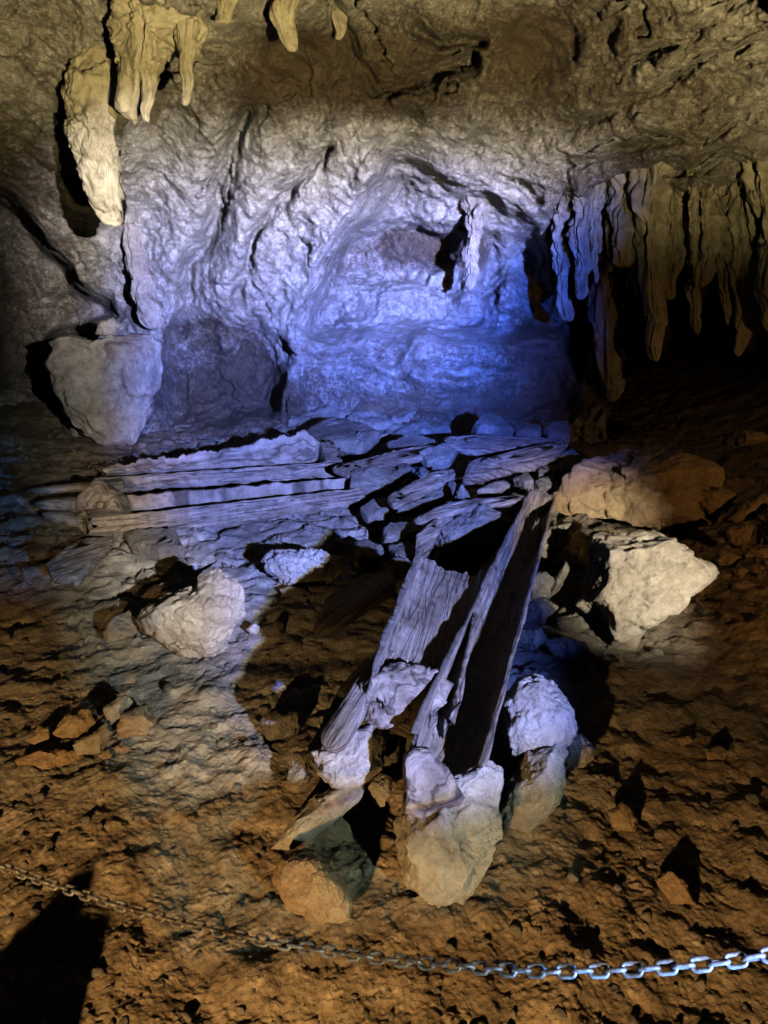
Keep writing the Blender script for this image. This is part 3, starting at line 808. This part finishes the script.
    for row, flip in ((0, False), (ns - 1, True)):
        base = row * nc
        m = len(io)
        mi = np.clip(np.round(np.linspace(0, len(ii) - 1, m)).astype(int), 0, len(ii) - 1)
        for k in range(m - 1):
            f = [base + io[k], base + io[k + 1], base + ii[mi[k + 1]], base + ii[mi[k]]]
            if flip: f = f[::-1]
            caps.append(f)
    fl = np.concatenate([Fq[:, ::-1], np.array(caps)[:, ::-1]])
    # drop degenerate corners -> python list
    faces = []
    for f in fl.tolist():
        g = []
        for v in f:
            if v not in g: g.append(v)
        if len(g) >= 3: faces.append(g)
    return link(name, V, faces, M['wood'], parent=parent, loc=p0, uv=UV)

def beam(name, p0, p1, w0, h0, w1, h1, parent, seed=0, ns=70, tip=.12, bend=0.0, roll=0.0, rough=.08, label=None, cross=False):
    a, u, w_, L = frame(p0, p1, roll)
    s = np.linspace(0, 1, ns); th = np.linspace(0, 2 * math.pi, 48, endpoint=False)
    S, T_ = np.meshgrid(s, th, indexing='ij')
    cx, sz = np.cos(T_), np.sin(T_)
    ex = np.sign(cx) * np.abs(cx) ** .55; ez = np.sign(sz) * np.abs(sz) ** .55
    tap = np.sqrt(np.clip(1 - ((S - (1 - tip)) / tip).clip(0, 1) ** 2, 0.0004, 1)) * np.sqrt(np.clip(1 - ((.03 - S) / .03).clip(0, 1) ** 2, .0004, 1))
    W_ = (w0 + (w1 - w0) * S) * tap; H_ = (h0 + (h1 - h0) * S) * tap
    nz = rough * (fbm(np.stack([S * L * 4 + seed, ex * 1.5, ez * 1.5], -1), 3) + .5 * ridged(np.stack([S * L * 4 + seed, T_ * 5, T_ * 0], -1), 2))
    P = p0 + a * (S * L)[..., None] + u * (ex * W_ * (1 + nz))[..., None] + w_ * (ez * H_ * (1 + nz) + bend * np.sin(S * math.pi))[..., None]
    V = P.reshape(-1, 3); n = len(th)
    F4 = grid_faces(ns, n, wrap=True)[:, ::-1]
    faces = F4.tolist() + [list(range(n)), list(range(n * (ns - 1), n * ns))[::-1]]
    uv = np.stack([T_ * w0 * .5, S * L] if cross else [S * L, T_ * .05], -1).reshape(-1, 2)
    o = link(name, V, faces, M['wood'], parent=parent, loc=p0, uv=uv)
    if label: o['label'] = label
    return o

# whole coffin lying to the left
pA0, pA1 = gp(92, 520, .12), gp(372, 487, .12)
cA = thing('log_coffin', 'whole hollowed log coffin with two horned prongs at its left end', 'log coffin', (pA0[0], pA0[1], 0), 'ancient log coffins')
trough('trough', pA0, pA1, .17, .12, lambda s: .55 - .15 * s, lambda s: .42 - .05 * s, cA, th=.16, cap0=.1, cap1=.03, seed=2, flat=.3, ragL=.12, ragR=.05)
aA = (pA1 - pA0) / np.linalg.norm(pA1 - pA0)
slab('end_block', [(84, 500), (104, 480), (120, 492), (130, 520), (121, 541), (94, 541), (82, 530)], .13, .2, '', mat='wood', nrm=(-.3, -.8, .6), parent=cA, seed=6, rough=.05, q=.5, cut=5, lo=.7)
beam('prong', gp(125, 484, .2), gp(26, 491, .2), .055, .03, .03, .02, cA, seed=3, tip=.3)
beam('prong', gp(122, 505, .18), gp(34, 504, .16), .07, .06, .035, .03, cA, seed=4, tip=.25)
beam('prong', gp(112, 526, .1), gp(42, 514, .12), .05, .05, .03, .03, cA, seed=5, tip=.3)

# ragged half coffin behind it
pB0, pB1 = gp(100, 480, .14), gp(338, 464, .14)
cB = thing('log_coffin', 'half coffin with ragged tall far wall, behind the horned coffin', 'log coffin', (pB0[0], pB0[1], 0), 'ancient log coffins')
def hB(s): return float(np.interp(s, [0, .1, .35, .6, .7, .8, .9, 1], [.25, .5, .7, .95, 1.15, 1.45, 1.35, .6]))
trough('trough', pB0, pB1, .16, .16, hB, lambda s: .4, cB, th=.16, cap0=.0, cap1=.06, seed=12, flat=.3, ragL=.3, ragR=.05)

# long narrow coffin, propped on the boulders
pC0, pC1 = gp(446, 758, .35), gp(541, 500, .26)
cC = thing('log_coffin', 'long narrow upright trough coffin propped on the pale boulders', 'log coffin', (pC0[0], pC0[1], .2), 'ancient log coffins')
def hC(s): return float(np.interp(s, [0, .03, .08, 1], [.2, .4, .75, .8]))
def hC2(s): return float(np.interp(s, [0, .04, .1, 1], [.2, .45, .62, .6]))
trough('trough', pC0, pC1, .105, .075, hC, hC2, cC, roll=rad(-8), th=.17, cap0=.0, cap1=.02, seed=21, flat=.25, ragL=.09, ragR=.07, knots=1.0)
# the end board, broken down
a_, u_, w2_, L_ = frame(pC0, pC1, rad(-8))
slab('end_board', [(403, 756), (414, 747), (428, 747), (434, 758), (446, 765), (456, 783), (464, 796), (458, 802), (440, 809), (418, 816), (404, 812)], .35, .09, '', mat='wood', nrm=(.1, -.85, .5), parent=cC, seed=22, rough=.05, q=.5, cut=4, lo=.75)

# wide broken coffin
pD0, pD1 = gp(412, 700, .40), gp(452, 562, .40)
cD = thing('log_coffin', 'wide broken coffin open to the light, with a projecting beam end', 'log coffin', (pD0[0], pD0[1], .1), 'ancient log coffins')
def hD(s): return float(np.interp(s, [0, .1, .9, 1], [.12, .2, .15, .0]))
def hDl(s): return float(np.interp(s, [0, .1, .9, 1], [.4, .5, .45, .1]))
trough('trough', pD0, pD1, .135, .15, hDl, hD, cD, roll=rad(-12), th=.14, cap0=.0, cap1=.0, seed=31, flat=.4, fl=.22, ragL=.16, ragR=.1, knots=1.0)
slab('end_block', [(362, 684), (383, 668), (405, 665), (434, 672), (456, 684), (448, 706), (427, 718), (400, 723), (376, 734), (364, 716)], .36, .14, '', mat='wood', nrm=(.1, -.75, .65), parent=cD, seed=35, rough=.06, q=.55, cut=5, lo=.7)
beam('prong', gp(388, 655, .40), gp(327, 750, .34), .035, .035, .034, .03, cD, seed=33, tip=.12, rough=.2)

# ------------------------------------------------------------------ stalactites, columns and blocks of the wall
def hang(name, poly, t, T, label, cat, mat='drip', parent=None, seed=0, **kw):
    poly = [(float(a), float(b)) for a, b in poly]
    cx = sum(p[0] for p in poly) / len(poly); cy = sum(p[1] for p in poly) / len(poly)
    C = at(cx, cy, t)
    kw.setdefault('sub', 6 if abs(poly[0][1] - poly[len(poly) // 2][1]) > 60 else 5)
    W, Fc, ctr, s = body(poly, C, (0, -1, 0), T, seed=seed, **kw)
    loc = ctr.copy(); loc[2] = W[:, 2].max()
    o = link(name, W, Fc, M[mat], parent=parent, loc=loc)
    return tag(o, label, cat, kw.get('group')) if parent is None else o

def stal(px, y0, y1, w0, w1, t, label, seed, mat='drip', bend=0, rag=.16, name='stalactite', group='stalactites', lean=0.0):
    """tapered, fluted dripstone hanging from the vault: w0, w1 widths (survey px) at top and tip"""
    ns = 120; nc = 64
    s = np.linspace(0, 1, ns); th = np.linspace(0, 2 * math.pi, nc, endpoint=False)
    S, T_ = np.meshgrid(s, th, indexing='ij')
    wob = .18 * w0 * fbm(np.stack([S * (y1 - y0) / w0 * .7 + seed, S * 0, S * 0], -1), 2)
    Pc = at(px + bend * S ** 2 + wob, y0 + (y1 - y0) * S, t + lean * np.minimum(1, S * 2.5))
    k = t / F
    rad_ = (w0 + (w1 * .7 - w0) * S ** .7) * .5 * k
    L = np.linalg.norm(Pc[-1, 0] - Pc[0, 0])
    tipr = np.sqrt(np.clip(1 - ((S - .93) / .07).clip(0, 1) ** 2, .001, 1)) * np.sqrt(np.clip(1 - ((.04 - S) / .04).clip(0, 1) ** 2, .001, 1))
    W0 = w0 * k
    q = np.stack([np.cos(T_) * 1.3 + seed, np.sin(T_) * 1.3, S * L / W0 * .8], -1)
    rad_ = rad_ * tipr * (1 + rag * 2.2 * fbm(q, 3) + rag * 1.2 * billow(q * np.array([2.4, 2.4, 1.0]), 3) + rag * .7 * facets(q * np.array([1.6, 1.6, 1.1])))
    P = Pc + np.stack([np.cos(T_) * rad_, np.sin(T_) * rad_, T_ * 0], -1)
    faces = grid_faces(ns, nc, wrap=True).tolist() + [list(range(nc))[::-1], list(range(nc * (ns - 1), nc * ns))]
    loc = P[0].mean(0)
    o = link(name, P.reshape(-1, 3), faces, M[mat], loc=loc)
    return tag(o, label, name, group)

tL = wall_t(95, 100) + .02
hang('stalactite', [(78, 50), (100, 40), (118, 60), (121, 99), (118, 156), (123, 226), (105, 224), (91, 198), (79, 163), (68, 130), (64, 95)], tL, .17,
     'huge cream drip mass hanging at the upper left, tapering to a blunt tip', 'stalactite', seed=300, rough=.1, cut=5, lo=.7)
t2 = wall_t(155, 20) - .0
hang('stalactite', [(112, -30), (200, -30), (202, 30), (190, 58), (168, 50), (150, 75), (140, 118), (122, 112), (116, 60)], t2, .22,
     'broad lumpy cream drapery at the top left corner of the cavern', 'stalactite', seed=302, rough=.09, cut=4, lo=.7)
stal(186, 20, 106, 26, 9, t2 - .1, 'slim cream stalactite with a pointed tip beside the broad drapery', 305)
stal(148, 60, 122, 22, 8, t2 - .05, 'short cream stalactite under the broad drapery', 306)
stal(290, -20, 52, 42, 14, wall_t(290, 10) + .0, 'knobbly cream stalactite at the top, left of centre', 307, rag=.25)
stal(338, -20, 40, 24, 10, wall_t(338, 10) + .0, 'smaller cream stalactite right of the knobbly one at the top', 308, rag=.25)
stal(225, -20, 24, 30, 14, wall_t(225, 5) + .0, 'stubby cream stalactite at the top edge between the two bigger ones', 309, rag=.2)
# column that joins the hanging block
tc = wall_t(140, 260) - .12
stal(130, 165, 330, 17, 30, tc, 'thin leaning limestone column standing on the wedge shaped block', 310, mat='limestone', bend=24, name='column', group=None)
tb = 5.95
hang('boulder', [(52, 343), (72, 338), (94, 341), (130, 328), (156, 322), (167, 344), (164, 362), (157, 391), (147, 422), (141, 446), (104, 452), (86, 434), (73, 411), (62, 385), (55, 365)], tb, .22,
     'wedge shaped pale block hanging at the left, narrow end down', 'boulder', mat='limestone', seed=311, cut=10, lo=.6, rough=.1, q=.85, strata=.02)
hang('boulder', [(-20, 330), (0, 335), (13, 342), (21, 365), (11, 386), (-4, 394), (-25, 385)], wall_t(0, 365) * .72, .2,
     'rounded pale rock knob cut by the left edge of the view', 'boulder', mat='limestone', seed=313)
hang('rock', [(95, 335), (100, 322), (112, 318), (122, 326), (112, 336)], tb, .07, 'small pale stone sitting in the gap above the wedge block', 'rock', mat='limestone', seed=315)
# right curtain
cur = [(562, 215, 322, 24, 12, 0, 'limestone', 'pale blue lit stalactite left of the curtain on the right'),
       (585, 205, 300, 22, 12, 0, 'limestone', 'grey stalactite beside the pale blue lit one'),
       (606, 230, 402, 34, 17, -.1, 'limestone', 'long column like stalactite that reaches lowest'),
       (628, 190, 268, 36, 22, -.2, 'drip', 'thick blunt stalactite at the left of the curtain'),
       (652, 185, 362, 34, 12, -.35, 'drip', 'long pointed brown stalactite next to the lowest reaching one'),
       (674, 195, 300, 30, 12, -.45, 'drip', 'ribbed brown stalactite in the middle of the curtain'),
       (693, 215, 335, 20, 8, -.3, 'drip', 'thin dark stalactite behind the middle of the curtain'),
       (704, 200, 288, 34, 16, -.55, 'drip', 'stout brown stalactite right of the middle'),
       (722, 205, 325, 24, 10, -.6, 'drip', 'narrow brown stalactite second from the right edge group'),
       (746, 190, 357, 34, 10, -.7, 'drip', 'large brown stalactite with a sharp tip near the right edge'),
       (768, 170, 335, 36, 14, -.8, 'drip', 'brown stalactite cut by the right edge of the view'),
       (640, 200, 300, 22, 10, -.1, 'drip', 'short stalactite behind the long pointed one'),
       (552, 240, 290, 12, 6, 0, 'limestone', 'little pale stalactite at the rim of the smooth pocket'),
       (475, 222, 290, 15, 9, -.05, 'limestone', 'pale dripstone rib in the alcove at the centre')]
tcur = wall_t(640, 190)
for k, (x, a0, a1, w0, w1, dt, mt, lb) in enumerate(cur):
    t = min(wall_t(x, v) for v in (a0, a0 + 20, a0 + 40)) - .02
    tt = wall_t(x, a0 - 30) + .35
    stal(x, a0 - 30, a1, w0 * 1.15, w1, tt, lb, 330 + k, mat=mt, rag=.4, bend=(-1) ** k * 4, lean=min(t, tt) - tt)

rs = np.random.RandomState(77)
for k in range(22):
    x = 590 + k * 8.6 + rs.uniform(-4, 4); a0 = rs.uniform(185, 225); a1 = a0 + rs.uniform(35, 85)
    w0 = rs.uniform(9, 17)
    tt = wall_t(x, a0 - 30) + .3; t = min(wall_t(x, v) for v in (a0, a0 + 15, a0 + 30)) - rs.uniform(.03, .15)
    stal(x, a0 - 30, a1, w0, 4, tt, 'small ragged drip among the bigger stalactites of the right hand curtain', 380 + k, rag=.4, bend=rs.uniform(-5, 5), lean=min(t, tt) - tt, group='small drips of the right hand curtain')

# ------------------------------------------------------------------ gravel
rs = np.random.RandomState(5)
V1, F1 = ico(2)
Vs, Fs = [], []; n0 = 0
for k in range(2600):
    yv = 1.0 + rs.rand() ** 1.6 * 5.2; xv = rs.uniform(-.75, .75) * (yv + .6)
    near_pile = rs.rand()
    sz = .003 + .013 * rs.rand() ** 4 * (1 + .4 * yv)
    zv = float(G(np.array(xv), np.array(yv)))
    v = V1.copy()
    for _c in range(4):
        n_ = rs.normal(size=3); n_ /= np.linalg.norm(n_); v -= np.outer(np.maximum(0, v @ n_ - rs.uniform(.3, .7)), n_)
    v = v * np.array([1, rs.uniform(.6, 1), rs.uniform(.4, .7)]) * sz
    an = rs.uniform(0, 6.28); c, s = math.cos(an), math.sin(an)
    v = v @ np.array([[c, s, 0], [-s, c, 0], [0, 0, 1]])
    Vs.append(v + np.array([xv, yv, zv + sz * .2])); Fs.append(F1 + n0); n0 += len(v)
gv = link('gravel', np.concatenate(Vs), np.concatenate(Fs), M['darkrock'], smooth=False); gv['kind'] = 'stuff'
gv['label'] = 'loose gravel scattered over the cave floor'

W, Fc = ico(5)[0].copy(), ico(5)[1]
for _c in range(9):
    n_ = rs.normal(size=3); n_ /= np.linalg.norm(n_); W -= np.outer(np.maximum(0, W @ n_ - rs.uniform(.55, .8)), n_)
W = W * (1 + .12 * facets(W * 2 + 5) + .05 * fbm(W * 4, 3))[:, None] * np.array([.17, .16, .24]) + np.array([-.8, .5, .12])  # unseen boulder, added beyond the left edge to cast the corner shadow
tag(link('boulder', W, Fc, M['brownrock'], loc=(-.8, .5, -.1)), 'upright brown boulder added out of view by the left end of the chain to throw the large shadow', 'boulder')

# ------------------------------------------------------------------ barrier chain
cpts = [(-70, 838, 1.60), (0, 866, 1.50), (120, 906, 1.36), (250, 938, 1.25), (370, 957, 1.15), (480, 968, 1.06), (560, 971, 1.0), (640, 969, .965), (705, 964, .945), (768, 955, .93), (840, 938, .915)]
CP = np.array([at(*c) for c in cpts])
den = []
for i in range(len(CP) - 1):
    p_ = [CP[max(i - 1, 0)], CP[i], CP[i + 1], CP[min(i + 2, len(CP) - 1)]]
    for t in np.linspace(0, 1, 60, endpoint=False):
        den.append(.5 * (2 * p_[1] + (-p_[0] + p_[2]) * t + (2 * p_[0] - 5 * p_[1] + 4 * p_[2] - p_[3]) * t ** 2 + (-p_[0] + 3 * p_[1] - 3 * p_[2] + p_[3]) * t ** 3))
den = np.array(den); al = np.concatenate([[0], np.cumsum(np.linalg.norm(np.diff(den, axis=0), axis=1))])
pitch = .0232; wire = .003; Ro, hl_ = .0072, .0098
chain = thing('barrier_chain', 'steel link barrier chain sagging across the foreground soil', 'chain', den[len(den) // 2])
a1 = np.linspace(0, 2 * math.pi, 40, endpoint=False)
cxx = np.cos(a1) * Ro + np.sign(np.cos(a1)) * hl_ * .65; cyy = np.sin(a1) * Ro
path = np.stack([cxx, cyy], -1); tang = np.roll(path, -1, 0) - np.roll(path, 1, 0); tang /= np.linalg.norm(tang, axis=1)[:, None]
nor = np.stack([tang[:, 1], -tang[:, 0]], -1)
b1 = np.linspace(0, 2 * math.pi, 12, endpoint=False)
LV = np.zeros((40, 12, 3))
LV[..., 0] = path[:, None, 0] + nor[:, None, 0] * np.cos(b1) * wire; LV[..., 1] = path[:, None, 1] + nor[:, None, 1] * np.cos(b1) * wire
LV[..., 2] = np.sin(b1) * wire
lf = []
for i in range(40):
    for j in range(12):
        lf.append([i * 12 + j, ((i + 1) % 40) * 12 + j, ((i + 1) % 40) * 12 + (j + 1) % 12, i * 12 + (j + 1) % 12])
nl = int(al[-1] / pitch)
proto = None
for k in range(nl):
    dd = (k + .5) * pitch
    p = np.array([np.interp(dd, al, den[:, i]) for i in range(3)]); p2 = np.array([np.interp(dd + .005, al, den[:, i]) for i in range(3)])
    px_ = 384 + F * (p - EYE).dot(RGT) / (p - EYE).dot(FWD)
    if px_ < -15 or px_ > 785: continue
    if proto is None:
        proto = link('link', LV.reshape(-1, 3), lf, M['metal'], parent=chain, loc=(0, 0, 0)); o = proto
    else:
        o = proto.copy(); COL.objects.link(o); o.parent = chain
    X = Vector(p2 - p).normalized()
    from mathutils import Matrix
    Zv = Vector((0, -.45, .9)); Yv = Zv.cross(X).normalized(); Zv = X.cross(Yv)
    mt = Matrix((X, Yv, Zv)).transposed()
    mt = mt @ Matrix.Rotation(rad((14 if k % 2 else 98) + random.uniform(-12, 12)), 3, 'X')
    o.location = Vector(p) - chain.location
    o.rotation_euler = mt.to_euler()

# ------------------------------------------------------------------ light: show-cave lamps, plus spots added to lift single places
def spot(name, loc, target, color, power, size, blend, r=.03, frame_=None, hot=None, slant=(0.0, 0.0)):
    l = bpy.data.lights.new(name, 'SPOT'); l.energy = power; l.color = color; l.spot_size = rad(size); l.spot_blend = blend
    l.shadow_soft_size = r
    o = bpy.data.objects.new(name, l); COL.objects.link(o); o.location = loc
    o.rotation_euler = (Vector(target) - Vector(loc)).to_track_quat('-Z', 'Y').to_euler()
    if frame_:                                   # framing shutters of the projector: left, right, up, down edges in degrees
        l.use_nodes = True; nt = l.node_tree; em = nt.nodes['Emission']
        tc = nt.nodes.new('ShaderNodeTexCoord'); sx = nt.nodes.new('ShaderNodeSeparateXYZ'); nt.links.new(tc.outputs['Normal'], sx.inputs[0])
        def math_(op, a, b_):
            n = nt.nodes.new('ShaderNodeMath'); n.operation = op
            for k, v in enumerate((a, b_)):
                if isinstance(v, (int, float)): n.inputs[k].default_value = v
                else: nt.links.new(v, n.inputs[k])
            return n.outputs[0]
        u = math_('DIVIDE', sx.outputs[0], sx.outputs[2]); v = math_('DIVIDE', sx.outputs[1], sx.outputs[2])
        prod = 1.0
        ul = math_('SUBTRACT', u, math_('MULTIPLY', v, slant[0])); ur = math_('SUBTRACT', u, math_('MULTIPLY', v, slant[1]))
        for src, (deg, soft), sg in ((ul, frame_[0], 1), (ur, frame_[1], -1), (v, frame_[2], -1), (v, frame_[3], 1)):
            e = math.tan(rad(deg))
            mr = nt.nodes.new('ShaderNodeMapRange'); mr.interpolation_type = 'SMOOTHSTEP'
            mr.inputs[1].default_value = e; mr.inputs[2].default_value = e - soft; mr.inputs[3].default_value = 0; mr.inputs[4].default_value = 1
            nt.links.new(math_('MULTIPLY', src, float(sg)), mr.inputs[0])
            prod = math_('MULTIPLY', mr.outputs[0], prod)
        if hot:                                  # the beam is weaker towards its lower edge
            mr = nt.nodes.new('ShaderNodeMapRange'); mr.interpolation_type = 'SMOOTHSTEP'
            mr.inputs[1].default_value = math.tan(rad(hot[0])); mr.inputs[2].default_value = math.tan(rad(hot[1])); mr.inputs[3].default_value = hot[2]; mr.inputs[4].default_value = 1
            nt.links.new(v, mr.inputs[0]); prod = math_('MULTIPLY', mr.outputs[0], prod)
        nt.links.new(prod, em.inputs['Strength'])
    return o
def aim(loc, az, el):
    a, e = rad(az), rad(el)
    return (loc[0] + 5 * math.sin(a) * math.cos(e), loc[1] + 5 * math.cos(a) * math.cos(e), loc[2] + 5 * math.sin(e))
LP = (1.6, -1.5, 1.9)
LB = (1.65, -1.5, 1.87)
SL = (.15, .65)
spot('flood_and_fill_white', LP, aim(LP, -15, -10), (1.0, .94, .9), 12500, 60, .1,
     frame_=((19, .1), (10.5, .12), (17, .14), (18, .04)), hot=(1, -16, .085), slant=SL)
spot('flood_and_fill_blue', LB, aim(LB, -13.5, -10), (.09, .19, 1.0), 12500, 60, .1,
     frame_=((16, .08), (11, .12), (15, .13), (17.5, .06)), hot=(14, -3, .26), slant=SL)
spot('flood_and_fill_blue', LB, aim(LB, -8.5, -6), (.05, .14, 1.0), 11000, 23, 1.0)  # extra blue spot, added to deepen the pool on the centre wall
spot('flood_and_fill_white', LP, (1.12, 3.2, .25), (1.0, .9, .66), 3000, 13, .9)  # narrow spot added only to brighten the biggest right boulder
spot('flood_and_fill_white', LP, (-.95, 3.0, .15), (1.0, .9, .82), 1700, 8, 1.0)  # added fill that whitens the angular boulder on the left floor
spot('fringe_fill_green', LP, aim(LP, -15, -10), (.75, 1.0, .82), 420, 60, .1,  # added greenish fill standing in for the white beam's colour fringe
     frame_=((19, .03), (12, .12), (4, .1), (22, .03)), slant=SL)
spot('flood_and_fill_blue', (1.3, -.4, .8), (.36, .70, .68), (.12, .38, 1.0), 1100, 11.5, .6)  # added spot that tints the right half of the chain blue
spot('flood_and_fill_amber', (-.6, -1.0, 1.3), (-1.72, 4.3, .3), (1.0, .74, .46), 900, 12, 1.0)  # added warm fill for the horned end of the left coffin
LY = (1.2, -.8, .9)
spot('floodlight_yellow', LY, aim(LY, -8, 14), (1.0, .79, .36), 2600, 110, .3, .05, frame_=((50, .2), (50, .2), (50, .2), (9, .24)))
LA = (-.8, -1.0, .95)
spot('flood_and_fill_amber', LA, aim(LA, 22, -24), (1.0, .61, .23), 600, 130, .5, .02, frame_=((50, .3), (45, .4), (14, .18), (60, .1)))
spot('flood_and_fill_amber', (2.6, .3, 1.3), (2.2, 3.9, 0), (1.0, .55, .18), 130, 58, .8, .03)

world = bpy.data.worlds.new('World'); sc.world = world; world.use_nodes = True
bg = world.node_tree.nodes['Background']; bg.inputs[0].default_value = (.5, .6, 1, 1); bg.inputs[1].default_value = .004

sc.view_settings.view_transform = 'Standard'; sc.view_settings.look = 'None'
sc.view_settings.exposure = 0; sc.view_settings.gamma = 1
sc.render.engine = 'CYCLES'
sc.cycles.max_bounces = 3; sc.cycles.diffuse_bounces = 0
sc.cycles.use_denoising = True
sc.cycles.denoising_input_passes = 'RGB_ALBEDO_NORMAL'; sc.cycles.denoising_prefilter = 'ACCURATE'
